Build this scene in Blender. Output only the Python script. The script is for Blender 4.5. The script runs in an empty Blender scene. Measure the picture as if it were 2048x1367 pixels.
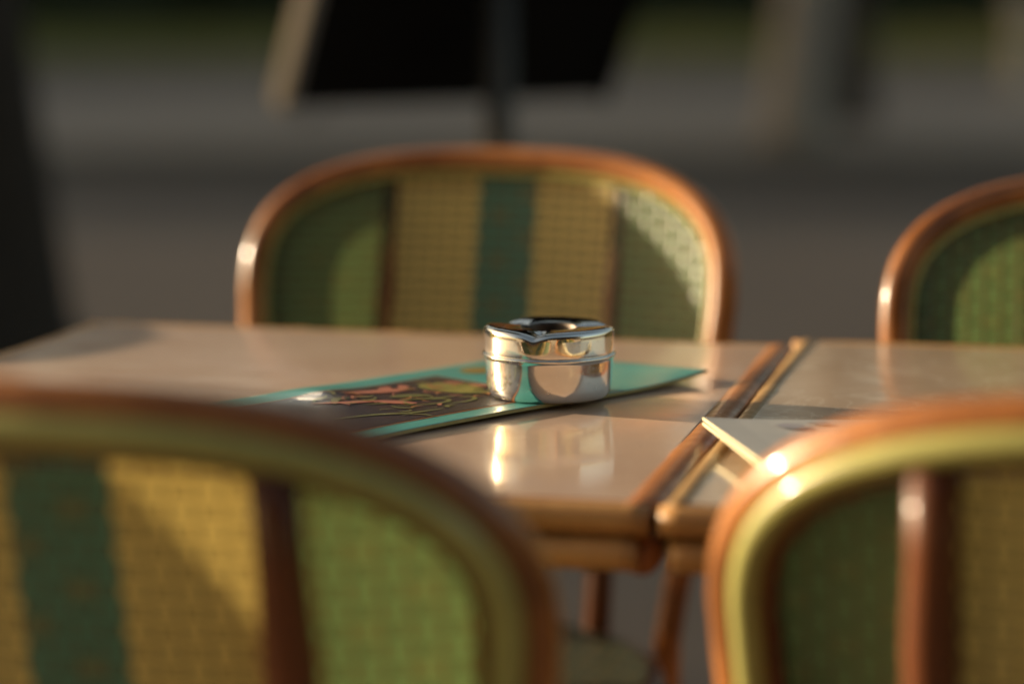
import bpy, bmesh, math, random
from mathutils import Vector, Matrix
random.seed(7)
R = math.radians
scene = bpy.context.scene
COL = scene.collection

# ------------------------------------------------------------------ camera
CAM_Z = 1.014
cam_d = bpy.data.cameras.new('camera')
cam = bpy.data.objects.new('camera', cam_d); COL.objects.link(cam)
cam.location = (0, 0, CAM_Z)
cam.rotation_euler = (R(90 - 8.32), 0, 0)
cam_d.lens = 85; cam_d.sensor_width = 36
cam_d.clip_start = 0.05; cam_d.clip_end = 600
cam_d.dof.use_dof = True
cam_d.dof.focus_distance = 1.548
cam_d.dof.aperture_fstop = 2.0
scene.camera = cam

# ------------------------------------------------------------------ light
SUN_EL = 11.0
SUN_H = Vector((-0.933, 0.36)).normalized()
world = bpy.data.worlds.new('World'); scene.world = world
world.use_nodes = True
wn = world.node_tree.nodes; wl = world.node_tree.links
sky = wn.new('ShaderNodeTexSky'); sky.sky_type = 'NISHITA'; sky.sun_disc = False
sky.sun_elevation = R(SUN_EL)
sky.dust_density = 3.0; sky.ozone_density = .6
sky.sun_rotation = math.atan2(SUN_H.x, SUN_H.y)
warm = wn.new('ShaderNodeMix'); warm.data_type = 'RGBA'; warm.blend_type = 'MULTIPLY'   # hazy evening air
warm.inputs[0].default_value = 1.0; warm.inputs[7].default_value = (1.10, .97, .80, 1)
wl.new(sky.outputs[0], warm.inputs[6]); wl.new(warm.outputs[2], wn['Background'].inputs[0])
wn['Background'].inputs[1].default_value = 0.09
sun_d = bpy.data.lights.new('sun', 'SUN'); sun_d.energy = 5.0; sun_d.angle = R(0.53)
sun_d.color = (1.0, 0.80, 0.55)
sun = bpy.data.objects.new('sun', sun_d); COL.objects.link(sun)
sd = Vector((SUN_H.x * math.cos(R(SUN_EL)), SUN_H.y * math.cos(R(SUN_EL)), math.sin(R(SUN_EL))))
sun.rotation_euler = sd.to_track_quat('Z', 'Y').to_euler()
sun.location = (-8, 6, 6)
scene.view_settings.view_transform = 'Standard'
scene.view_settings.look = 'None'
scene.view_settings.exposure = 1.06
scene.view_settings.gamma = 1.0
scene.render.engine = 'CYCLES'
scene.cycles.use_denoising = True
scene.cycles.max_bounces = 10
scene.cycles.transparent_max_bounces = 8
scene.cycles.sample_clamp_indirect = 8.0

# ------------------------------------------------------------------ node helpers
class NT:
    def __init__(s, name):
        s.m = bpy.data.materials.new(name); s.m.use_nodes = True
        s.n = s.m.node_tree.nodes; s.l = s.m.node_tree.links
        s.bsdf = s.n['Principled BSDF']; s.out = s.n['Material Output']
        s._o = None
    def node(s, t, **kw):
        x = s.n.new(t)
        for k, v in kw.items(): setattr(x, k, v)
        return x
    def put(s, sock, v):
        if isinstance(v, bpy.types.NodeSocket): s.l.new(v, sock)
        elif isinstance(v, (tuple, list)) and len(v) == 3 and sock.type == 'RGBA': sock.default_value = (*v, 1)
        else: sock.default_value = v
    def obj(s):
        if s._o is None: s._o = s.node('ShaderNodeTexCoord').outputs['Object']
        return s._o
    def sep(s, v):
        x = s.node('ShaderNodeSeparateXYZ'); s.put(x.inputs[0], v); return x.outputs
    def mapping(s, scale, rot=(0, 0, 0)):
        x = s.node('ShaderNodeMapping'); s.put(x.inputs[0], s.obj())
        x.inputs['Scale'].default_value = scale; x.inputs['Rotation'].default_value = rot
        return x.outputs[0]
    def math(s, op, a, b=None, c=None):
        x = s.node('ShaderNodeMath', operation=op)
        s.put(x.inputs[0], a)
        if b is not None: s.put(x.inputs[1], b)
        if c is not None: s.put(x.inputs[2], c)
        return x.outputs[0]
    def noise(s, scale, detail=4, rough=.55, vec=None, dist=0.0):
        x = s.node('ShaderNodeTexNoise')
        s.put(x.inputs['Vector'], vec if vec is not None else s.obj())
        x.inputs['Scale'].default_value = scale; x.inputs['Detail'].default_value = detail
        x.inputs['Roughness'].default_value = rough; x.inputs['Distortion'].default_value = dist
        return x.outputs['Fac']
    def ramp(s, fac, stops):
        x = s.node('ShaderNodeValToRGB'); s.put(x.inputs[0], fac)
        e = x.color_ramp.elements
        while len(e) < len(stops): e.new(.5)
        for k, (p, c) in enumerate(stops):
            e[k].position = p
            e[k].color = (*c, 1) if isinstance(c, (tuple, list)) else (c, c, c, 1)
        return x.outputs[0]
    def mix(s, fac, a, b, mode='MIX'):
        x = s.node('ShaderNodeMix', data_type='RGBA', blend_type=mode)
        s.put(x.inputs[0], fac); s.put(x.inputs[6], a); s.put(x.inputs[7], b)
        return x.outputs[2]
    def bump(s, h, strength=.3, dist=.002):
        x = s.node('ShaderNodeBump'); s.put(x.inputs['Height'], h)
        x.inputs['Strength'].default_value = strength; x.inputs['Distance'].default_value = dist
        s.l.new(x.outputs[0], s.bsdf.inputs['Normal']); return x.outputs[0]
    def set(s, **kw):
        for k, v in kw.items(): s.put(s.bsdf.inputs[k.replace('_', ' ')], v)
        return s.m

def simple(name, c1, c2, scale=6, rough=.7, bump=0.0, bdist=.004, **kw):
    t = NT(name); n = t.noise(scale, 6)
    t.set(Base_Color=t.ramp(n, [(.3, c1), (.7, c2)]), Roughness=rough, **kw)
    if bump: t.bump(t.noise(scale * 9, 5), bump, bdist)
    return t.m

# ------------------------------------------------------------------ materials
def rattan(name, base, dark, gloss=.3, band=True, coat=.4):
    t = NT(name)
    n = t.noise(9, 4); streak = t.noise(1, 5, .6, t.mapping((90, 90, 7)))
    c = t.ramp(n, [(.25, dark), (.62, base)])
    c = t.mix(t.math('MULTIPLY', streak, .55), c, tuple(x * .45 for x in dark))
    if band:   # joints and burn marks of the cane
        b = t.noise(8.0, 2, .4)
        c = t.mix(t.ramp(b, [(.60, 0.0), (.66, .45)]), c, tuple(x * .35 for x in dark))
    t.set(Base_Color=c, Roughness=t.ramp(streak, [(.3, gloss * .7), (.7, gloss * 1.4)]), Coat_Weight=coat, Coat_Roughness=.10, Specular_IOR_Level=.35)
    t.bump(streak, .25, .0015)
    return t.m

M = {}
M['rattan'] = rattan('rattan_cane', (.56, .225, .060), (.19, .058, .012))
M['rattan_dark'] = rattan('rattan_stile', (.20, .060, .016), (.10, .029, .007), .4, True, .12)
M['binding'] = rattan('olive_binding', (.47, .455, .145), (.37, .36, .105), .35, False)
M['bamboo'] = rattan('bamboo_rim', (.75, .43, .155), (.36, .17, .052), .45, True, .12)
M['bamboo_red'] = rattan('bamboo_rim_red', (.54, .22, .07), (.26, .09, .03), .38, True, .25)
M['bamboo_pale'] = rattan('bamboo_rim_pale', (.52, .33, .14), (.34, .19, .07), .45, True, .1)

def weave(name, seat=False):
    t = NT(name); o = t.obj(); sx = t.sep(o)
    X = sx[0]; Z = sx[1] if seat else sx[2]
    u = t.math('DIVIDE', X, .0128); v = t.math('DIVIDE', Z, .0100)
    fu = t.math('FRACT', t.math('ADD', u, 500.0)); fv = t.math('FRACT', t.math('ADD', v, 500.0))
    iu = t.math('FLOOR', t.math('ADD', u, 500.0)); iv = t.math('FLOOR', t.math('ADD', v, 500.0))
    du = t.math('ABSOLUTE', t.math('SUBTRACT', fu, .5)); dv = t.math('ABSOLUTE', t.math('SUBTRACT', fv, .5))
    par = t.math('MODULO', t.math('ADD', iu, iv), 2.0)
    # strand profile: over-strand runs along u when par = 0, along v when par = 1
    across = t.math('ADD', t.math('MULTIPLY', dv, t.math('SUBTRACT', 1.0, par)), t.math('MULTIPLY', du, par))
    along = t.math('ADD', t.math('MULTIPLY', du, t.math('SUBTRACT', 1.0, par)), t.math('MULTIPLY', dv, par))
    hgt = t.math('SUBTRACT', 1.0, t.math('ADD', t.math('POWER', t.math('MULTIPLY', across, 2.0), 4.0),
                                         t.math('MULTIPLY', t.math('MULTIPLY', along, along), 1.6)))
    gap = t.math('GREATER_THAN', across, .33)
    hole = t.math('MULTIPLY', t.math('GREATER_THAN', du, .455), t.math('GREATER_THAN', dv, .455))
    ax = t.math('ABSOLUTE', X)
    green = (.150, .260, .105); teal = (.090, .260, .185); tan = (.82, .64, .215)
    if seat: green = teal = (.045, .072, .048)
    is_tan = t.math('MULTIPLY', t.math('GREATER_THAN', ax, .0255), t.math('LESS_THAN', ax, .098))
    is_mid = t.math('LESS_THAN', ax, .0255)
    col = t.mix(is_mid, green, teal)
    # golden dots woven diagonally into the green
    d1 = t.math('FRACT', t.math('ADD', t.math('DIVIDE', t.math('ADD', iu, iv), 4.0), 500.0))
    d2 = t.math('FRACT', t.math('ADD', t.math('DIVIDE', t.math('SUBTRACT', iu, iv), 4.0), 500.0))
    dot = t.math('MULTIPLY', t.math('LESS_THAN', d1, .2), t.math('LESS_THAN', d2, .2))
    col = t.mix(t.math('MULTIPLY', dot, t.math('ADD', .2, t.math('MULTIPLY', is_mid, .35))), col, (.26, .20, .06))
    if not seat: col = t.mix(is_tan, col, tan)
    if not seat:   # shade in the opening before each stile, painted as a dark strip
        slot_shade = t.math('MULTIPLY', t.math('GREATER_THAN', ax, .0965), t.math('LESS_THAN', ax, .1085))
        col = t.mix(t.math('MULTIPLY', slot_shade, .92), col, (.022, .014, .008))
    wear = t.noise(22, 4)
    col = t.mix(t.math('MULTIPLY', wear, .5), col, t.mix(.5, col, (.02, .02, .01)))
    col = t.mix(t.math('MULTIPLY', par, .24), col, t.mix(1.0, col, (.35, .30, .25), 'MULTIPLY'))
    col = t.mix(t.math('MULTIPLY', gap, .94), col, (.085, .048, .014))
    t.set(Base_Color=col, Roughness=.38)
    nrm = t.bump(hgt, .55, .0014)
    tr = t.node('ShaderNodeBsdfTranslucent'); t.put(tr.inputs[0], t.mix(.35, col, t.mix(1, col, (2.6, 2.4, 1.6), 'MULTIPLY')))
    t.l.new(nrm, tr.inputs['Normal'])
    m1 = t.node('ShaderNodeMixShader'); m1.inputs[0].default_value = .27
    t.l.new(t.bsdf.outputs[0], m1.inputs[1]); t.l.new(tr.outputs[0], m1.inputs[2])
    tp = t.node('ShaderNodeBsdfTransparent')
    m2 = t.node('ShaderNodeMixShader'); t.l.new(hole, m2.inputs[0])
    t.l.new(m1.outputs[0], m2.inputs[1]); t.l.new(tp.outputs[0], m2.inputs[2])
    t.l.new(m2.outputs[0], t.out.inputs[0])
    return t.m
M['weave'] = weave('striped_weave'); M['weave_seat'] = weave('green_weave', True)

def laminate(name, base, vein, tint):
    t = NT(name)
    n1 = t.noise(5, 6, .6, None, 1.2); n2 = t.noise(11, 5, .55, None, 2.2)
    c = t.ramp(n1, [(.3, base), (.7, tint)])
    v = t.ramp(n2, [(.47, 0.0), (.5, .55), (.53, 0.0)])
    c = t.mix(v, c, vein)
    speck = t.noise(330, 2, .5)
    c = t.mix(t.ramp(speck, [(.735, 0.0), (.76, .6)]), c, (.16, .10, .06))
    smudge = t.noise(1, 6, .7, t.mapping((9, 26, 9), (0, 0, .6)))
    t.set(Base_Color=c, Roughness=.42, Coat_Weight=1.0, Coat_IOR=1.5,
          Coat_Roughness=t.ramp(smudge, [(.35, .045), (.72, .17)]))
    return t.m
M['laminate'] = laminate('tabletop_laminate', (.61, .415, .295), (.70, .51, .385), (.68, .49, .36))
M['laminate_b'] = laminate('tabletop_laminate_marbled', (.44, .31, .20), (.72, .60, .46), (.55, .40, .275))

def steel():
    t = NT('polished_steel')
    s = t.noise(1, 4, .6, t.mapping((60, 60, 900)))
    d = t.noise(160, 3, .6)
    r = t.math('ADD', t.ramp(s, [(.35, .045), (.7, .13)]), t.ramp(d, [(.60, 0.0), (.72, .26)]))
    t.set(Base_Color=(.80, .775, .72), Metallic=1.0, Roughness=r)
    t.bump(t.noise(70, 3), .035, .001)
    return t.m
M['steel'] = steel()
M['sooty'] = simple('sooty_steel', (.04, .034, .028), (.11, .09, .075), 90, .45, Metallic=1.0)
M['ash_dark'] = simple('ash_inside', (.05, .045, .04), (.12, .11, .10), 60, .6, Metallic=.6)

def print_mat(name, c, c2=None, rough=.4, coat=.6):
    t = NT(name); n = t.noise(30, 5); c2 = c2 or tuple(x * .8 for x in c)
    g = t.noise(420, 3, .6)
    t.set(Base_Color=t.ramp(n, [(.3, c2), (.7, c)]), Roughness=rough, Coat_Weight=coat, Specular_IOR_Level=.3,
          Coat_Roughness=t.ramp(t.noise(40, 4), [(.3, .06), (.7, .12)]))
    t.bump(g, .06, .0006)
    return t.m
M['menu_teal'] = print_mat('menu_teal', (.085, .36, .33), (.07, .31, .29))
M['menu_edge'] = simple('menu_edge', (.35, .29, .10), (.42, .36, .15), 30, .5)
M['navy'] = print_mat('print_navy', (.016, .016, .036), (.034, .024, .026), .45, 1.0)
M['p_gold'] = print_mat('print_gold', (.35, .24, .05))
M['p_pink'] = print_mat('print_pink', (.52, .20, .13), (.42, .15, .10))
M['p_olive'] = print_mat('print_olive', (.30, .27, .07), (.20, .20, .05))
M['p_moss'] = print_mat('print_moss', (.16, .17, .05))
M['p_orange'] = print_mat('print_orange', (.45, .19, .07))
M['card'] = print_mat('card_cover', (.47, .47, .45), (.40, .405, .40), .5, .3)
M['card_edge'] = simple('card_edge', (.62, .56, .34), (.70, .64, .42), 20, .6)
M['card_ink'] = print_mat('card_ink', (.30, .28, .33), (.28, .33, .30), .4)

M['iron'] = simple('cast_iron', (.015, .015, .014), (.03, .028, .025), 30, .45, .2)
M['black_board'] = simple('black_board', (.004, .004, .004), (.008, .007, .006), 10, .8, Specular_IOR_Level=.1)
M['pale_frame'] = simple('pale_frame', (.19, .19, .185), (.25, .25, .24), 14, .6, .1)
M['paper'] = simple('menu_paper', (.6, .56, .48), (.7, .66, .58), 20, .7)
M['bronze'] = simple('post_paint', (.012, .011, .006), (.020, .017, .010), 20, .5)
M['paving'] = simple('paving', (.150, .118, .090), (.19, .152, .118), 1.6, .85, .3, .004)
M['asphalt'] = simple('asphalt', (.095, .080, .066), (.125, .108, .090), .8, .85, .4, .006)
M['asphalt_shade'] = simple('asphalt_shade', (.036, .030, .024), (.052, .044, .036), .6, .85, .4, .006)
M['pavement'] = simple('far_pavement', (.165, .146, .122), (.215, .192, .162), .5, .85, .3, .005)
M['kerb'] = simple('kerb_stone', (.13, .115, .095), (.17, .15, .125), 3, .8, .3)
M['earth'] = simple('earth', (.055, .043, .030), (.10, .08, .055), .5, .95, .6, .02)
M['lawn'] = simple('lawn_soil', (.15, .16, .036), (.20, .19, .05), .3, .95, .5, .02)
M['grass'] = simple('grass_blades', (.13, .14, .028), (.22, .20, .05), .5, .7)
M['leaf'] = simple('leaf_green', (.025, .050, .012), (.060, .085, .022), 1.2, .6)
M['leaf_dark'] = simple('leaf_dark', (.012, .022, .007), (.030, .042, .012), .8, .65)
M['bark_dark'] = simple('bark_dark', (.018, .014, .010), (.035, .026, .017), 5, .95, .9, .02)
M['bark_pale'] = simple('bark_pale', (.20, .178, .148), (.32, .29, .25), 3.5, .9, .7, .012)
M['bark_brown'] = simple('bark_brown', (.035, .028, .020), (.055, .042, .032), 5, .95, .8, .02)
M['stone'] = simple('bollard_stone', (.40, .35, .27), (.52, .46, .36), 7, .8, .3)
M['facade'] = simple('facade_render', (.32, .27, .205), (.40, .345, .27), .7, .9, .2)
M['awning'] = simple('awning_cloth', (.016, .020, .034), (.024, .028, .046), 3, .8)
M['wood_dark'] = simple('dark_joinery', (.028, .020, .014), (.05, .036, .025), 6, .5)
g_ = NT('window_glass'); g_.set(Base_Color=(.02, .022, .025), Roughness=.06, Specular_IOR_Level=.7); M['glass'] = g_.m

g_ = NT('glint_glass'); g_.set(Base_Color=(.03, .03, .03), Roughness=.085, Specular_IOR_Level=1.0); M['glint_glass'] = g_.m

# ------------------------------------------------------------------ mesh helpers
def mesh_obj(name, bm, mat, parent=None, smooth=True, mats=None):
    me = bpy.data.meshes.new(name)
    bmesh.ops.recalc_face_normals(bm, faces=bm.faces)
    bm.to_mesh(me); bm.free()
    for m in (mats or [mat]): me.materials.append(m)
    if smooth:
        for p in me.polygons: p.use_smooth = True
    o = bpy.data.objects.new(name, me); COL.objects.link(o)
    if parent: o.parent = parent
    return o
def tag(o, label=None, cat=None, group=None, kind=None):
    if label: o['label'] = label
    if cat: o['category'] = cat
    if group: o['group'] = group
    if kind: o['kind'] = kind
    return o
def empty(name, loc, rz=0.0):
    o = bpy.data.objects.new(name, None); COL.objects.link(o)
    o.location = loc; o.rotation_euler = (0, 0, rz); o.empty_display_size = .1
    return o
def tube(bm, pts, rad, seg=12, closed=False, cap=True):
    pts = [Vector(p) for p in pts]; n = len(pts)
    rads = rad if isinstance(rad, (list, tuple)) else [rad] * n
    rings = []; prev = None
    for i, p in enumerate(pts):
        if closed: t = pts[(i + 1) % n] - pts[i - 1]
        else: t = pts[min(i + 1, n - 1)] - pts[max(i - 1, 0)]
        t.normalize()
        if prev is None:
            a = Vector((0, 1, 0)) if abs(t.y) < .9 else Vector((1, 0, 0))
        else: a = prev
        a = (a - t * a.dot(t)).normalized(); prev = a
        b = t.cross(a)
        rings.append([bm.verts.new(p + rads[i] * (math.cos(q) * a + math.sin(q) * b))
                      for q in [2 * math.pi * k / seg for k in range(seg)]])
    m = n if closed else n - 1
    for i in range(m):
        r0, r1 = rings[i], rings[(i + 1) % n]
        for k in range(seg):
            bm.faces.new((r0[k], r0[(k + 1) % seg], r1[(k + 1) % seg], r1[k]))
    if cap and not closed:
        bm.faces.new(list(reversed(rings[0]))); bm.faces.new(rings[-1])
def box(bm, lo, hi, mat=None, bevel=0.0):
    v = [bm.verts.new((x, y, z)) for z in (lo[2], hi[2]) for y in (lo[1], hi[1]) for x in (lo[0], hi[0])]
    if mat is not None:
        for q in v: q.co = mat @ q.co
    fs = [bm.faces.new([v[i] for i in f]) for f in
          ((0, 2, 3, 1), (4, 5, 7, 6), (0, 1, 5, 4), (2, 6, 7, 3), (0, 4, 6, 2), (1, 3, 7, 5))]
    if bevel:
        es = list({e for f in fs for e in f.edges})
        bmesh.ops.bevel(bm, geom=es, offset=bevel, segments=2, affect='EDGES', profile=.6)
def lathe(bm, prof, seg=96, disp=None, dent=None):
    rings = []
    for (r, z) in prof:
        ring = []
        for k in range(seg):
            a = 2 * math.pi * k / seg
            zz = z + (disp(r, z, a) if disp else 0)
            q = r - dent(r, z, a) if dent else r
            ring.append(bm.verts.new((q * math.sin(a), -q * math.cos(a), zz)))
        rings.append(ring)
    for i in range(len(rings) - 1):
        for k in range(seg):
            bm.faces.new((rings[i][k], rings[i][(k + 1) % seg], rings[i + 1][(k + 1) % seg], rings[i + 1][k]))
    return rings
def smooth_path(ctrl, n=8):
    P = [Vector(p) for p in ctrl]; out = []
    P = [2 * P[0] - P[1]] + P + [2 * P[-1] - P[-2]]
    for i in range(1, len(P) - 2):
        for k in range(n):
            t = k / n; a, b, c, d = P[i - 1], P[i], P[i + 1], P[i + 2]
            out.append(.5 * ((2 * b) + (-a + c) * t + (2 * a - 5 * b + 4 * c - d) * t * t + (-a + 3 * b - 3 * c + d) * t ** 3))
    out.append(P[-2]); return out
def copy_tree(o, parent=None):
    c = o.copy(); COL.objects.link(c)
    if parent: c.parent = parent
    for ch in list(o.children): copy_tree(ch, c)
    return c

# ------------------------------------------------------------------ ground and street
def sheet(name, x0, x1, y0, y1, z, mat, thick=0.0):
    bm = bmesh.new()
    if thick: box(bm, (x0, y0, z - thick), (x1, y1, z))
    else: bm.faces.new([bm.verts.new(p) for p in ((x0, y0, z), (x1, y0, z), (x1, y1, z), (x0, y1, z))])
    return tag(mesh_obj(name, bm, mat, smooth=False), kind='structure')
sheet('ground', -300, 300, -60, 500, -.134, M['earth'])
sheet('terrace_paving', -60, 60, -20, 9.9, 0, M['paving'], .13)
sheet('kerb', -60, 60, 9.904, 10.05, .004, M['kerb'], .13)
sheet('road', -120, 120, 10.05, 15.2, -.12, M['asphalt'])
sheet('road_shade', -120, 120, 12.3, 15.2, -.116, M['asphalt_shade'])  # long shadow across the road, painted as a strip of darker asphalt
sheet('far_kerb', -120, 120, 15.2, 15.35, .004, M['kerb'], .13)
sheet('far_pavement', -120, 120, 15.354, 25.5, 0, M['pavement'], .13)
sheet('earth_strip', -120, 120, 25.504, 35, -.006, M['earth'], .12)
sheet('lawn', -200, 200, 35.004, 75, 0, M['lawn'], .13)
# grass: one countless mass
bm = bmesh.new()
for _ in range(16000):
    x = random.uniform(-14, 14); y = random.uniform(35.1, 58); h = random.uniform(.06, .16); a = random.uniform(0, math.pi)
    dx, dy = math.cos(a) * .03, math.sin(a) * .03
    lx, ly = random.uniform(-.05, .05), random.uniform(-.05, .05)
    v = [bm.verts.new(p) for p in ((x - dx, y - dy, .001), (x + dx, y + dy, .001), (x + lx, y + ly, h))]
    bm.faces.new(v)
tag(mesh_obj('grass', bm, M['grass'], smooth=False), kind='stuff')

# ------------------------------------------------------------------ leaves
def leaf_cloud(bm, n, center, rad, size, shell=.35, clumps=None):
    for _ in range(n):
        if clumps:
            c, cr = random.choice(clumps)
        else: c, cr = Vector((0, 0, 0)), 1.0
        while True:
            p = Vector((random.uniform(-1, 1), random.uniform(-1, 1), random.uniform(-1, 1)))
            if shell < p.length < 1: break
        p = c + p * cr
        p = Vector((center[0] + p.x * rad[0], center[1] + p.y * rad[1], center[2] + p.z * rad[2]))
        q = Matrix.Rotation(random.uniform(0, 6.28), 3, 'Z') @ Matrix.Rotation(random.uniform(-1.2, 1.2), 3, 'X')
        s = size * random.uniform(.6, 1.3)
        v = [bm.verts.new(p + q @ Vector(d)) for d in ((-s * .4, 0, 0), (0, -s * .5, s * .08), (s * .4, 0, 0), (0, s * .6, s * .08))]
        bm.faces.new(v)
def tree(name, loc, trunk, mat, leafmat, label, crown_z, crown_r, group='street trees along the road', leaf=.26):
    root = empty(name, loc)
    bm = bmesh.new()
    tube(bm, [p for p, r in trunk], [r for p, r in trunk], 20)
    for v in bm.verts:
        a = math.atan2(v.co.y, v.co.x)
        k = max(0, 1 - v.co.z / .7)
        d = 1 + .05 * math.sin(a * 3 + v.co.z * 2) + k * .05 * math.sin(a * 5 + 1)
        v.co.x *= d; v.co.y *= d
    top = Vector(trunk[-1][0]); rt = trunk[-1][1]
    for k in range(5):
        a = 2 * math.pi * k / 5 + .4
        e = top + Vector((math.cos(a) * crown_r * .6, math.sin(a) * crown_r * .6, (crown_z - top.z) * random.uniform(.8, 1.3)))
        mid = (top + e) / 2 + Vector((math.cos(a), math.sin(a), -.2)) * .25
        tube(bm, smooth_path([top - Vector((0, 0, .25)), mid, e], 5), [rt * (.62 - .5 * i / 10) for i in range(11)], 8)
    mesh_obj('trunk', bm, mat, root)
    bm = bmesh.new()
    cl = [(Vector((random.uniform(-.7, .7), random.uniform(-.7, .7), random.uniform(-.6, .6))), random.uniform(.25, .45)) for _ in range(16)]
    leaf_cloud(bm, 4200, (top.x, top.y, crown_z), (crown_r, crown_r, crown_r * .75), leaf, .1, cl)
    mesh_obj('crown', bm, leafmat, root, smooth=False)
    return tag(root, label, 'tree', group)
# dark trunk close on the left
tree('street_tree', (-1.265, 5.0, 0), [((0, 0, 0), .47), ((0, 0, .10), .42), ((0, 0, .33), .325), ((.0, 0, .58), .30), ((0, 0, .8), .272), ((-.01, 0, 1.0), .262), ((-.03, 0, 2.0), .23), ((-.05, .05, 3.4), .20)],
     M['bark_dark'], M['leaf'], 'thick dark-barked tree trunk standing nearest, at the left edge beyond the table', 5.2, 2.3)
tree('street_tree', (1.86, 15.9, 0), [((0, 0, 0), .25), ((.01, 0, .15), .22), ((.03, 0, .5), .20), ((.07, 0, 1.0), .195), ((.16, 0, 2.2), .18), ((.25, 0, 3.6), .16)],
     M['bark_pale'], M['leaf'], 'pale-barked leaning tree trunk across the road, right of the menu stand', 5.6, 2.6)
tree('street_tree', (2.52, 18.2, 0), [((0, 0, 0), .22), ((.0, 0, .15), .195), ((.0, 0, .5), .18), ((.0, 0, 1.0), .175), ((.02, 0, 2.2), .165), ((.05, 0, 3.6), .14)],
     M['bark_brown'], M['leaf_dark'], 'dark brown tree trunk just behind and right of the pale leaning trunk', 5.8, 2.6)

# hedge closing the lawn
bm = bmesh.new()
for i in range(60):
    x = -21 + i * .72
    leaf_cloud(bm, 300, (x, 60 + random.uniform(-.2, .2), random.uniform(1.2, 1.6)), (.9, .8, random.uniform(1.5, 1.9)),   .30, .2)
box(bm, (-21, 59.6, .02), (21, 60.4, 2.3))
for v in bm.verts: v.co.z = max(v.co.z, .02)
hd = empty('hedge', (0, 60, 0))
h1 = mesh_obj('foliage', bm, M['leaf_dark'], smooth=False); h1.data.transform(Matrix.Translation((0, -60, 0))); h1.parent = hd
tag(hd, 'long dark green hedge closing the lawn far behind the street', 'hedge')
# tall evergreens beyond the hedge
for i, x in enumerate((-24, -15.5, -7, 1.5, 9.5, 18, 26)):
    hh = 15 + (i * 37 % 5)
    tree('park_tree', (x, 68 + (i * 3) % 5, 0), [((0, 0, 0), .4), ((0, 0, 1), .32), ((0, 0, 3), .28), ((0, 0, hh * .6), .16)], M['bark_dark'], M['leaf_dark'],
         'dark park tree standing beyond the hedge', hh * .5, 6.4, 'park trees beyond the hedge', .75)

# bollard at the right edge
b = empty('bollard', (5.12, 24.2, 0))
bm = bmesh.new()
lathe(bm, [(.0, 0), (.19, 0), (.19, .05), (.15, .08), (.145, .55), (.16, .58), (.16, .62), (.13, .64)], 28)
mesh_obj('shaft', bm, M['stone'], b)
bm = bmesh.new(); bmesh.ops.create_uvsphere(bm, u_segments=24, v_segments=14, radius=.19)
for v in bm.verts: v.co.z += .80
mesh_obj('ball_top', bm, M['stone'], b)
tag(b, 'pale round-topped stone bollard at the right edge across the road', 'bollard')

# ------------------------------------------------------------------ menu stand behind the far chair
ms = empty('menu_stand', (-.018, 3.45, 0))
E_ = Vector((.82, .57, 0)).normalized(); ph = R(27.8)
UP = Vector((.57 * math.sin(ph), -.82 * math.sin(ph), math.cos(ph))).normalized()
NN = E_.cross(UP).normalized()
if NN.y < 0: NN = -NN
bc = Vector((-.0886 + .018, 3.6 - 3.45, .847))
mt = Matrix.Translation(bc) @ Matrix(((E_.x, NN.x, UP.x), (E_.y, NN.y, UP.y), (E_.z, NN.z, UP.z))).to_4x4()
W_ = .545
bm = bmesh.new(); box(bm, (-W_ / 2, 0, 0), (W_ / 2, .03, .62), mt); mesh_obj('back_board', bm, M['black_board'], ms, False)
for sgn, nm in ((-1, 'frame_side'), (1, 'frame_side')):
    bm = bmesh.new()
    a = -W_ / 2 - .018 if sgn < 0 else W_ / 2
    w = .018 if sgn < 0 else .018
    box(bm, (a, -.004, -.008), (a + w, .036, .63), mt, .004); mesh_obj(nm, bm, M['pale_frame'] if sgn < 0 else M['black_board'], ms, False)
bm = bmesh.new(); box(bm, (-W_ / 2 + .03, .0305, .03), (W_ / 2 - .03, .033, .58), mt); mesh_obj('menu_sheet', bm, M['paper'], ms, False)
bm = bmesh.new(); tube(bm, [(0, 0, 0), (0, 0, 1.27)], .021, 16); mesh_obj('post', bm, M['bronze'], ms)
bm = bmesh.new(); lathe(bm, [(0, .03), (.17, .025), (.19, .012), (.19, 0), (0, 0)], 32); mesh_obj('base', bm, M['iron'], ms)
bm = bmesh.new(); tube(bm, [(0, 0, .93), (.005, .10, .95)], .011, 8); mesh_obj('bracket', bm, M['iron'], ms)
tag(ms, 'black menu stand on a slim dark post behind the middle far chair', 'menu stand')

# ------------------------------------------------------------------ bistro chair
TH = 13.4
U2 = Vector((math.cos(R(TH)), -math.sin(R(TH)), 0)); V2 = Vector((math.sin(R(TH)), math.cos(R(TH)), 0))
K_ = 1.4
def yb(z):
    if z >= .45: return -.19 - (z - .45) * math.tan(R(12.5))
    return -.19 - (.45 - z) * .14
def surf(x, z, off=0.0): return Vector((x, yb(z) + K_ * x * x * min(1, max(.25, (z - .2) / .4)) + off, z))
ZT, Z0, HW = .855, .74, .2075
ARCH = [2.4]; HOOP = [.0119]
def half_outline(inset=0.0, zlo=0.0):
    pts = []
    low = [(.168, 0), (.166, .15), (.166, .30), (.172, .45), (.188, .56), (.201, .66), (HW, Z0)]
    path = smooth_path([(x, 0, z) for x, z in low], 5)
    for p in path[:-1]:
        if p.z >= zlo: pts.append((p.x - inset, p.z))
    n = ARCH[0]; b = ZT - Z0
    for k in range(0, 27):
        a = math.pi / 2 * k / 26
        x = HW * abs(math.cos(a)) ** (2 / n); z = Z0 + b * abs(math.sin(a)) ** (2 / n)
        sx = x / HW; sz = (z - Z0) / b
        l = math.hypot(sx, sz) or 1
        pts.append((x - inset * sx / l * (1 if x > .0 else 0), z - inset * sz / l))
    return pts
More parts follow.
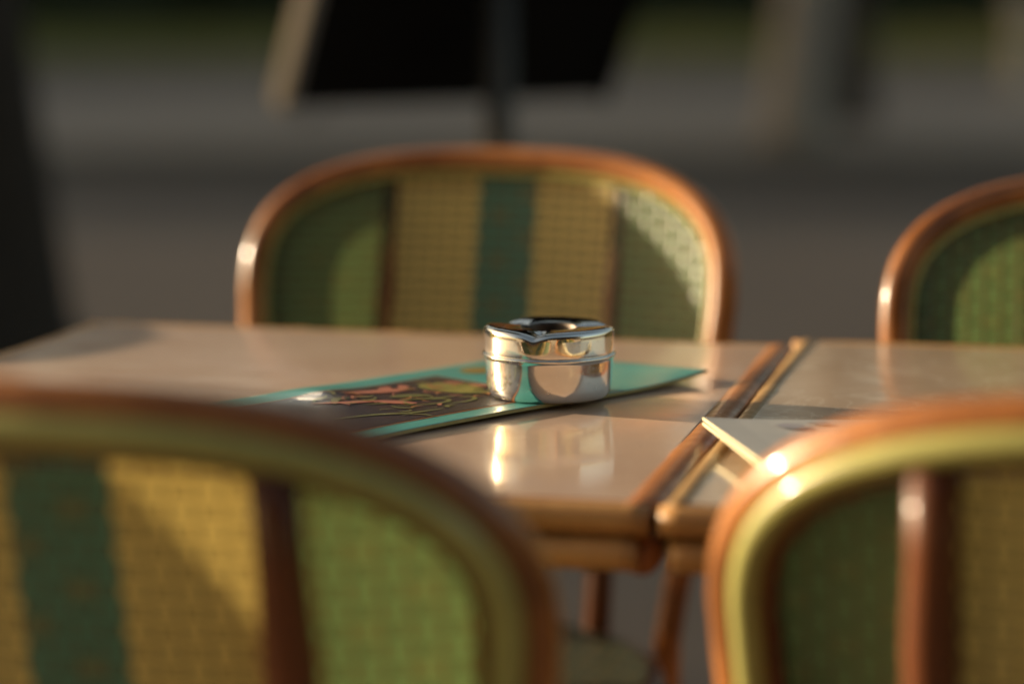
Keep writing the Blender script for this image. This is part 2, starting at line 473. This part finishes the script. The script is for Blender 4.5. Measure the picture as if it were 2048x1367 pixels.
def full_path(inset, zlo, off):
    h = half_outline(inset, zlo)
    L = [(x, z) for x, z in h] + [(-x, z) for x, z in reversed(h[:-1])]
    return [surf(x, z, off) for x, z in L]
def make_chair():

    root = empty('bistro_chair', (0, 0, 0))
    bm = bmesh.new(); tube(bm, full_path(0, 0, 0), HOOP[0], 16); mesh_obj('back_frame', bm, M['rattan'], root)
    bm = bmesh.new(); tube(bm, full_path(.0098, .55, -.0118), .0083, 12); mesh_obj('binding', bm, M['binding'], root)
    bm = bmesh.new(); tube(bm, full_path(.0122, .55, .0080), .0026, 8); mesh_obj('front_piping', bm, M['binding'], root)
    bm = bmesh.new(); tube(bm, full_path(.0205, .55, -.0022), .0050, 8); mesh_obj('edge_band', bm, M['rattan_dark'], root)
    # woven back: grid between the crosspiece and the hoop
    h = [(x, z) for x, z in half_outline(.006, .563)]
    bm = bmesh.new(); rows = []
    NXX = 28
    for (x, z) in h[:-1]:
        rows.append([bm.verts.new(surf(x * (2 * i / NXX - 1), z, .004)) for i in range(NXX + 1)])
    for a, b in zip(rows[:-1], rows[1:]):
        for i in range(NXX): bm.faces.new((a[i], a[i + 1], b[i + 1], b[i]))
    mesh_obj('woven_back', bm, M['weave'], root)
    for s in (-1, 1):
        bm = bmesh.new()
        pts = [surf(s * .1035, z, -.0086) for z in [(.40 + .0476 * k) for k in range(10)]]
        tube(bm, pts, [.0122 + (.0018 if k in (3, 7) else 0) for k in range(10)], 12)
        mesh_obj('stile', bm, M['rattan_dark'], root)
    bm = bmesh.new(); tube(bm, [surf(x, .565, -.002) for x in [-.186 + .0372 * k for k in range(11)]], .011, 10)
    mesh_obj('crosspiece', bm, M['rattan_dark'], root)
    # rounded seat
    def seat_out(a, r=1.0):
        x = .193 * r * math.copysign(abs(math.sin(a)) ** .8, math.sin(a)); y = -.205 * r * math.copysign(abs(math.cos(a)) ** .8, math.cos(a))
        return x * (1 + .05 * (y / .2)), y + .004
    bm = bmesh.new(); rings = []
    for rr in (.12, .3, .5, .7, .85, .94, .99):
        rings.append([bm.verts.new((*seat_out(2 * math.pi * k / 48, rr), 0.450 - .012 * (1 - rr * rr))) for k in range(48)])
    for a, b in zip(rings[:-1], rings[1:]):
        for k in range(48): bm.faces.new((a[k], a[(k + 1) % 48], b[(k + 1) % 48], b[k]))
    bm.faces.new(list(reversed(rings[0])))
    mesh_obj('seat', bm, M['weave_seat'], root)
    bm = bmesh.new(); tube(bm, [(*seat_out(2 * math.pi * k / 48, 1.0), .436) for k in range(48)], .0135, 10, closed=True)
    mesh_obj('seat_rim', bm, M['rattan_dark'], root)
    for s in (-1, 1):
        bm = bmesh.new()
        tube(bm, smooth_path([(s * .165, .155, .43), (s * .172, .172, .22), (s * .178, .19, 0)], 5), .0135, 12)
        mesh_obj('leg', bm, M['rattan'], root)
        bm = bmesh.new()
        tube(bm, [(s * .157, yb(.2) + K_ * .025 * .25, .2), (s * .172, .172, .22)], .009, 10)
        mesh_obj('stretcher', bm, M['rattan_dark'], root)
    return root
CH_TOP = yb(ZT)
proto = make_chair()
ARCH[0] = 3.0; HOOP[0] = .0112
proto_far = make_chair()
def place(o, bx, by, yaw, zs=1.0, xs=1.0):
    # bx, by: where the top of the back stands
    a = R(yaw); f = Vector((-math.sin(a), math.cos(a)))
    o.location = (bx - f.x * CH_TOP, by - f.y * CH_TOP, 0); o.rotation_euler = (0, 0, a); o.scale = (xs, 1, zs)
GRP = 'striped rattan bistro chairs round the tables'
specs = [
    (-.205, 1.038, -TH, .976, 'near left striped rattan chair, back to the camera, with sunlit yellow and green weave'),
    (.285, 1.035, -TH, .968, 'striped rattan chair in the near right, its curved frame glowing in the sun'),
    (.001, 2.215, 180 - 20, 1.004, 'striped rattan chair across the table, facing us right behind the ashtray'),
    (.543, 1.985, 180 - 9, 1.0, 'striped rattan chair cut by the right edge beyond the second table'),
    (-.90, 2.08, 68, 1.0, 'striped rattan chair outside the left edge that shades the table corner'),
]
for i, (bx, by, yw, zs, lab) in enumerate(specs):
    o = {0: proto, 2: proto_far}.get(i) or copy_tree(proto_far if i in (3, 4) else proto)
    place(o, bx, by, yw, zs, 1.075 if i in (2, 3) else .975); tag(o, lab, 'chair', GRP)

# ------------------------------------------------------------------ tables
TZ = .74
def make_table(origin, w0, w1, depth, lam, rims, label, side_r=(.0088, .0088), lifts=(0, 0), offs=(.0088, .0088), front=(.014, .014)):
    # origin: near corner at the joint; local x along U2, y along V2
    root = empty('bistro_table', (origin[0], origin[1], 0), -R(TH))
    r = .0088; sx0, sx1 = offs
    bm = bmesh.new(); box(bm, (w0, 0, TZ - .03), (w1, depth, TZ), None, .0008)
    mesh_obj('tabletop', bm, lam, root, False)
    zt, zb = TZ - r + .0006, TZ - 3 * r - .0012
    for z, ext in ((zt, 0.0), (zb, .006)):
        for (p, q, mat) in (((w0 - front[0] + ext, -r, z), (w1 + front[1] - ext, -r, z), rims[0]), ((w0 - r * 1.6, depth + r, z), (w1 + r * 1.6, depth + r, z), rims[0]),
                       ((w0 - sx0, -.003, z + lifts[0]), (w0 - sx0, depth + .0088, z + lifts[0]), rims[1]), ((w1 + sx1, -.003, z + lifts[1]), (w1 + sx1, depth + .0088, z + lifts[1]), rims[2])):
            r = side_r[0] if mat is rims[1] and p[0] == q[0] and p[0] < w0 else side_r[1] if p[0] == q[0] else .0088
            p, q = Vector(p), Vector(q)
            L = (q - p).length; n = 60; pts, rad = [], []
            nodes = [random.uniform(.05, .95) for _ in range(3)]
            for k in range(n + 1):
                t = k / n; pts.append(p.lerp(q, t) + Vector((0, 0, .0004 * math.sin(t * 9 + p.x * 50))))
                rr = r * (.97 + .02 * math.sin(t * 14 + p.y * 30))
                for nd in nodes:
                    rr += r * .13 * math.exp(-((t - nd) * L / .0045) ** 2)
                rad.append(rr)
            bm = bmesh.new(); tube(bm, pts, rad, 16)
            if p.x == q.x and z == zt and (p.x < w0) == (sx0 < .005) and lifts != (0, 0):   # flattened strips along the joint
                for v_ in bm.verts: v_.co.z = TZ + .0013 - r * .42 + (v_.co.z - p.z) * .42
            mesh_obj('bamboo_rim', bm, mat, root)
    cx, cy = (w0 + w1) / 2, depth / 2
    bm = bmesh.new(); tube(bm, [(cx, cy, .03), (cx, cy, .2), (cx, cy, .6), (cx, cy, TZ - .031)], [.04, .026, .026, .045], 20); mesh_obj('pedestal', bm, M['iron'], root)
    bm = bmesh.new()
    for k in range(4):
        a = math.pi / 4 + k * math.pi / 2
        tube(bm, smooth_path([(cx, cy, .10), (cx + .12 * math.cos(a), cy + .12 * math.sin(a), .07), (cx + .25 * math.cos(a), cy + .25 * math.sin(a), .012)], 5), .012, 8)
    mesh_obj('foot', bm, M['iron'], root)
    return tag(root, label, 'table', 'bamboo-edged bistro tables')
N0 = Vector((.0632, 1.2816))
o1 = N0
make_table((o1.x, o1.y), -.552, .0, .585, M['laminate'], (M['bamboo'], M['bamboo'], M['bamboo_red']),
           'tan laminate bistro table edged in bamboo, carrying the steel ashtray', (.0088, .0115), (0, -.0018), (.0088, .0075), (.014, .013))
o2 = N0 + Vector((U2.x, U2.y)) * .0285
make_table((o2.x, o2.y), 0, .60, .612, M['laminate_b'], (M['bamboo'], M['bamboo_pale'], M['bamboo']),
           'marbled tan bistro table on the right, with a pale booklet lying on it', (.0058, .0088), (.0032, 0), (.002, .0088), (.0095, .014))

# ------------------------------------------------------------------ teal menu under the ashtray
C_ = Vector((.1378, 1.6818)); L_ = Vector((-.6953, -.7187)); W2 = Vector((-.7187, .6953))
MW, ML = .164, .37
def mlift(a, b): return .0021 * math.exp(-((a - .239) ** 2 + (b - .1435) ** 2) / .026 ** 2) + .0050 * max(0, 1 - a / .09) ** 2 * max(0, 1 - b / .12) + .0012 * math.exp(-((a - .2) / .1) ** 2) * max(0, 1 - b / .05)
def mp(a, b, z=0.0):
    q = L_ * a + W2 * b; return Vector((q.x, q.y, z + mlift(a, b)))
menu = empty('menu_card', (C_.x, C_.y, TZ + .0012))
bm = bmesh.new(); NA, NB = 150, 68; top = []; bot = []
for i in range(NA + 1):
    top.append([bm.verts.new(mp(ML * i / NA, MW * j / NB, .0022)) for j in range(NB + 1)])
    bot.append([bm.verts.new(mp(ML * i / NA, MW * j / NB, 0)) for j in range(NB + 1)])
tf = []
for i in range(NA):
    for j in range(NB):
        tf.append(bm.faces.new((top[i][j], top[i + 1][j], top[i + 1][j + 1], top[i][j + 1])))
        bm.faces.new((bot[i][j], bot[i][j + 1], bot[i + 1][j + 1], bot[i + 1][j])).material_index = 1
for i in range(NA):
    for j in (0, NB): bm.faces.new((top[i][j], bot[i][j], bot[i + 1][j], top[i + 1][j])).material_index = 1
for j in range(NB):
    for i in (0, NA): bm.faces.new((top[i][j], top[i][j + 1], bot[i][j + 1], bot[i][j])).material_index = 1
for f in tf: f.smooth = True
mesh_obj('laminated_sheet', bm, None, menu, False, [M['menu_teal'], M['menu_edge']])
def mpoly(bm, pts, z):
    bm.faces.new([bm.verts.new(mp(a, b, z)) for a, b in pts])
def mrect(name, a0, b0, a1, b1, z, mat):
    bm = bmesh.new(); rows = []
    for i in range(101): rows.append([bm.verts.new(mp(a0 + (a1 - a0) * i / 100, b0 + (b1 - b0) * j / 60, z)) for j in range(61)])
    for i in range(100):
        for j in range(60): bm.faces.new((rows[i][j], rows[i + 1][j], rows[i + 1][j + 1], rows[i][j + 1]))
    return mesh_obj(name, bm, mat, menu, True)
mrect('picture_border', .1310, .0195, .3380, .1395, .0024, M['p_orange'])
mrect('picture_ground', .1335, .0218, .3355, .1372, .0026, M['navy'])
RZ = [0]
def ribbon(bm, ctrl, w, z):
    RZ[0] += 1; z += .000012 * RZ[0]
    P = smooth_path([(a, b, 0) for a, b in ctrl], 8); n = len(P); L = []
    for i, p in enumerate(P):
        t = P[min(i + 1, n - 1)] - P[max(i - 1, 0)]; t.normalize()
        ww = w * math.sin(math.pi * (i + .6) / (n + .2)) ** .7
        q = Vector((-t.y, t.x, 0)) * ww * .5
        L.append((bm.verts.new(mp(p.x + q.x, p.y + q.y, z + i * 2e-7)), bm.verts.new(mp(p.x - q.x, p.y - q.y, z + i * 2e-7))))
    for x, y in zip(L[:-1], L[1:]): bm.faces.new((x[0], y[0], y[1], x[1]))
# flowing leaves and petals (a plain floral stand-in)
bm = bmesh.new()
for k in range(7):
    a = R(-62 + k * 21)
    c0 = (.176, .092); l = .038 - .003 * abs(k - 3)
    ribbon(bm, [c0, (c0[0] - l * .5 * math.cos(a), c0[1] + l * .5 * math.sin(a) + .003), (c0[0] - l * math.cos(a), c0[1] + l * math.sin(a))], .0125, .0028)
mesh_obj('printed_leaf', bm, M['p_olive'], menu, False)
bm = bmesh.new()
ribbon(bm, [(.232, .124), (.215, .118), (.196, .112), (.182, .107)], .013, .0030)
ribbon(bm, [(.205, .116), (.197, .122), (.190, .126)], .009, .0030)
ribbon(bm, [(.190, .112), (.183, .118), (.180, .125)], .008, .0030)
ribbon(bm, [(.272, .112), (.250, .098), (.236, .090), (.222, .076)], .007, .0030)
ribbon(bm, [(.236, .088), (.228, .074), (.222, .064)], .010, .0030)
ribbon(bm, [(.152, .112), (.147, .106), (.143, .099)], .008, .0030)
ribbon(bm, [(.147, .092), (.142, .085), (.141, .078)], .007, .0030)
mesh_obj('printed_petal', bm, M['p_pink'], menu, False)
bm = bmesh.new()
ribbon(bm, [(.250, .086), (.232, .078), (.214, .078), (.200, .070), (.184, .066)], .006, .0029)
ribbon(bm, [(.218, .094), (.206, .090), (.194, .080)], .011, .0029)
ribbon(bm, [(.240, .070), (.224, .058), (.208, .054), (.198, .058), (.200, .066), (.208, .066)], .0035, .0029)
ribbon(bm, [(.210, .050), (.194, .046), (.182, .050), (.180, .058), (.188, .060)], .0035, .0029)
ribbon(bm, [(.262, .100), (.250, .112), (.240, .110)], .006, .0029)
ribbon(bm, [(.300, .060), (.270, .052), (.250, .040), (.225, .036)], .005, .0029)
ribbon(bm, [(.175, .074), (.160, .062), (.150, .046)], .008, .0029)
rr_ = random.Random(5)
for k in range(10):
    a0 = rr_.uniform(.15, .27); b0 = rr_.uniform(.035, .125); t = rr_.uniform(0, 6.3); l = rr_.uniform(.008, .022)
    ribbon(bm, [(a0 + l * q * math.cos(t + q * 1.3), b0 + l * q * math.sin(t + q * 1.3)) for q in (0, .35, .7, 1.0)], rr_.uniform(.0012, .0035), .0029)
mesh_obj('printed_tendril', bm, M['p_moss'], menu, False)
for nm, mt_ in (('printed_stroke', 'p_pink'), ('printed_stroke', 'p_olive'), ('printed_stroke', 'p_orange')):
    bm = bmesh.new()
    for k in range(12):
        a0 = rr_.uniform(.145, .26); b0 = rr_.uniform(.05, .125); t = rr_.uniform(0, 6.3); l = rr_.uniform(.006, .016)
        ribbon(bm, [(a0 + l * q * math.cos(t - q), b0 + l * q * math.sin(t - q)) for q in (0, .35, .7, 1.0)], rr_.uniform(.0010, .0030), .0029)
    mesh_obj(nm, bm, M[mt_], menu, False)
bm = bmesh.new()
mpoly(bm, [(.092 + .016 * math.cos(t), .135 + .013 * math.sin(t)) for t in [2 * math.pi * k / 24 for k in range(24)]], .0026)
mesh_obj('printed_seal', bm, M['p_gold'], menu, False)
tag(menu, 'teal laminated menu with a dark floral picture, lying under the ashtray', 'menu')

# ------------------------------------------------------------------ ashtray
AZ = TZ + .0012 + .0024
ash = empty('ashtray', (.0249, 1.599, AZ))
S_ = .0452
cup = [(0, .0006), (.030, .0004), (.0368, .0007), (.0394, .0020), (.0410, .0048), (.0418, .0090), (.0424, .0150), (.0429, .0210), (.0432, .0265)]
bm = bmesh.new()
prof = [(0, .0008)] + [(r * 1.0, z) for r, z in cup[1:]] + [(.0434, .0277), (.0442, .0281), (.0447, .0288), (.0448, .0296), (.0444, .0304), (.0432, .0308), (.0415, .0306), (.0405, .0200), (.036, .006), (0, .004)]
lathe(bm, prof, 128); mesh_obj('cup', bm, M['steel'], ash)
notch = [R(-15), R(105), R(-135)]
def dip(r, z, a):
    if z < .0425 and r > .040: return 0
    s = 0
    for n in notch:
        d = (a - n + math.pi) % (2 * math.pi) - math.pi
        s += math.exp(-(abs(d) / .20) ** 1.15) * .0032 + math.exp(-(d / .45) ** 2) * .0004
    k = 1.0
    if r > .0415: k = max(0, min(1, (z - .0425) / .004)) * .9
    if r < .021: k = .35
    return -s * k
lid = [(.0428, .0302), (.0434, .0306), (.0436, .0322), (.0437, .0340), (.0437, .0365), (.0437, .0390), (.0437, .0420), (.04365, .0444), (.0434, .0460), (.0429, .0471), (.0421, .0479), (.0411, .0484), (.0396, .0487),
       (.038, .0487), (.034, .0486), (.028, .0482), (.023, .0478), (.0200, .0475), (.0192, .0473), (.0189, .0468), (.0186, .0450), (.0178, .036), (.0176, .0258)]
def dent(r, z, a):
    d = min(abs((a - n + math.pi) % (2 * math.pi) - math.pi) for n in notch)
    return .0011 * math.exp(-(d / .17) ** 2) * max(0, min(1, (z - .034) / .012)) if r > .036 else 0
bm = bmesh.new(); lathe(bm, lid, 192, dip, dent)
for f in bm.faces:
    c = f.calc_center_median()
    if math.hypot(c.x, c.y) < .0191: f.material_index = 1
mesh_obj('lid', bm, None, ash, True, [M['steel'], M['sooty']])
bm = bmesh.new(); lathe(bm, [(0, .0245), (.012, .0240), (.024, .0255), (.036, .0262), (.0400, .0268)], 48); mesh_obj('ash_tray_floor', bm, M['ash_dark'], ash)
tag(ash, 'round polished steel ashtray with notched lid on the teal menu', 'ashtray')

# ------------------------------------------------------------------ pale folded booklet on the right table
bk = empty('booklet', (.117, 1.463, TZ + .0024), R(9.5))
def leaf_slab(name, z0, z1, zf, mat, w=.235, d=.20):
    # corner at local origin, extends +x (fold on the far right) and -y
    bm = bmesh.new(); t = .0018; rows = []
    for layer in (0, t):
        g = []
        for i in range(13):
            x = w * i / 12
            lift = z0 + (zf - z0) * (i / 12) ** .8
            g.append([bm.verts.new((x, -d * j / 6, lift + layer + z1 * max(0, 1 - x / .08) ** 2 * (1 - j / 9))) for j in range(7)])
        rows.append(g)
    for i in range(12):
        for j in range(6):
            for g, m in ((rows[0], 1), (rows[1], 0)):
                bm.faces.new((g[i][j], g[i + 1][j], g[i + 1][j + 1], g[i][j + 1])).material_index = m
    for i in range(12):
        for j in (0, 6): bm.faces.new((rows[0][i][j], rows[0][i + 1][j], rows[1][i + 1][j], rows[1][i][j])).material_index = 1
    for j in range(6):
        for i in (0, 12): bm.faces.new((rows[0][i][j], rows[0][i][j + 1], rows[1][i][j + 1], rows[1][i][j])).material_index = 1
    return mesh_obj(name, bm, None, bk, False, [mat, M['card_edge']])
leaf_slab('back_cover', .0042, .002, .000, M['card'])
leaf_slab('front_cover', .0072, .0022, .0028, M['card'])
bm = bmesh.new()
random.seed(3)
for k in range(34):
    x = random.uniform(.035, .20); y = -random.uniform(.012, .16); s = random.uniform(.004, .011)
    lift = .0072 + (.0028 - .0072) * (x / .235) ** .8 + .0018 + .0022 * max(0, 1 - x / .08) ** 2
    bm.faces.new([bm.verts.new((x + s * math.cos(t) * random.uniform(.5, 1.3), y + s * math.sin(t) * random.uniform(.4, 1.2), lift + .0009)) for t in [2 * math.pi * q / 7 for q in range(7)]])
mesh_obj('printed_motif', bm, M['card_ink'], bk, False)
tag(bk, 'pale grey folded booklet with a thick cream edge on the right table', 'booklet')

# ------------------------------------------------------------------ cafe front behind the camera
cf = empty('cafe_building', (0, -4.5, 0))
bm = bmesh.new()
for (x0, x1, z0, z1) in ((-9, -4.4, 0, 3.6), (-1.2, 1.2, 0, 2.7), (4.4, 9, 0, 3.6), (-4.4, 4.4, 2.7, 3.6), (-4.4, -1.2, 0, .45), (1.2, 4.4, 0, .45)):
    box(bm, (x0, -.3, z0), (x1, 0, z1))
mesh_obj('wall', bm, M['facade'], cf, False)
for x0 in (-4.4, 1.2):
    bm = bmesh.new()
    for (a, b, c, d) in ((0, .09, 0, 2.25), (3.11, 3.2, 0, 2.25), (.09, 3.11, 2.16, 2.25), (.09, 3.11, 0, .09), (1.55, 1.64, .09, 2.16)):
        box(bm, (x0 + a, -.2, .45 + c), (x0 + b, -.1, .45 + d))
    w = mesh_obj('window', bm, M['wood_dark'], cf, False)
    bm = bmesh.new(); box(bm, (x0 + .06, -.16, .5), (x0 + 3.14, -.15, 2.66)); mesh_obj('pane', bm, M['glass'], w, False)
bm = bmesh.new()
for (y0, z0, y1, z1) in ((.02, 3.25, 3.2, 2.70),):
    v = [bm.verts.new(p) for p in ((-6.5, y0, z0), (6.5, y0, z0), (6.5, y1, z1), (-6.5, y1, z1), (-6.5, y0, z0 - .02), (6.5, y0, z0 - .02), (6.5, y1, z1 - .22), (-6.5, y1, z1 - .22), (6.5, y1 - .01, z1 - .02), (-6.5, y1 - .01, z1 - .02))]
    for f in ((0, 1, 2, 3), (3, 2, 6, 7), (4, 5, 8, 9)): bm.faces.new([v[i] for i in f])
mesh_obj('awning', bm, M['awning'], cf, False)
tag(cf, 'plain cafe front with wide windows behind the camera', 'building')

# ------------------------------------------------------------------ unseen building across the road, added to shade the street
cb = empty('shade_building', (-32.5, 15.4, 0), -math.atan2(SUN_H.y, -SUN_H.x))
bm = bmesh.new(); box(bm, (-11, 0, -.1), (0, 46, 8.4)); mesh_obj('wall', bm, M['facade'], cb, False)
bm = bmesh.new(); box(bm, (-11.1, -.1, 8.403), (.15, 46.1, 8.75)); mesh_obj('roof', bm, M['wood_dark'], cb, False)
for k in range(9):
    for z in (1.0, 4.6):
        y = 1.8 + k * 4.7
        bm = bmesh.new()
        for (a, b_, c, d) in ((0, .1, 0, 2.2), (1.5, 1.6, 0, 2.2), (.1, 1.5, 0, .1), (.1, 1.5, 2.1, 2.2)): box(bm, (-.02, y + a, z + c), (.06, y + b_, z + d))
        w = mesh_obj('window', bm, M['wood_dark'], cb, False)
        bm = bmesh.new(); box(bm, (-.01, y + .08, z + .08), (.02, y + 1.52, z + 2.12)); mesh_obj('pane', bm, M['glass'], w, False)
tag(cb, 'low long unseen building added on the left to shade the street', 'building')

# ------------------------------------------------------------------ unseen added lamp: its glass is aimed to bounce sun onto the menu
GL = Vector((-.132, 1.5926, .74)); T_ = Vector((-.132, 1.5926, .274 + .176)).normalized()
lp = GL + T_ * ((20.0 - GL.y) / T_.y)
n_ = (sd - T_).normalized()
sl = empty('glint_lamp', (lp.x, lp.y, 0), math.atan2(n_.y, n_.x) - math.pi / 4)
bm = bmesh.new(); tube(bm, [(0, 0, 0), (0, 0, .5), (0, 0, .52), (0, 0, lp.z - .155)], [.07, .06, .04, .032], 16); mesh_obj('post', bm, M['iron'], sl)
for nm, lo, hi in (('lantern_cap', (-.17, -.17, lp.z + .11), (.17, .17, lp.z + .15)), ('lantern_floor', (-.10, -.10, lp.z - .16), (.10, .10, lp.z - .11)), ('finial', (-.06, -.06, lp.z + .153), (.06, .06, lp.z + .24))):
    bm = bmesh.new(); box(bm, lo, hi, None, .008); mesh_obj(nm, bm, M['iron'], sl, False)
for k in range(4):
    bm = bmesh.new(); q = Matrix.Rotation(R(45 + 90 * k), 4, 'Z') @ Matrix.Translation((0, 0, lp.z)) @ Matrix.Rotation(math.asin(-n_.z), 4, 'Y') @ Matrix.Translation((0, 0, -lp.z))
    box(bm, (.150, -.148, lp.z - .108), (.156, .148, lp.z + .108), q); mesh_obj('pane', bm, M['glint_glass'], sl, False)
tag(sl, 'unseen lamp added behind the menu stand to throw a sun glint on the menu', 'street lamp')
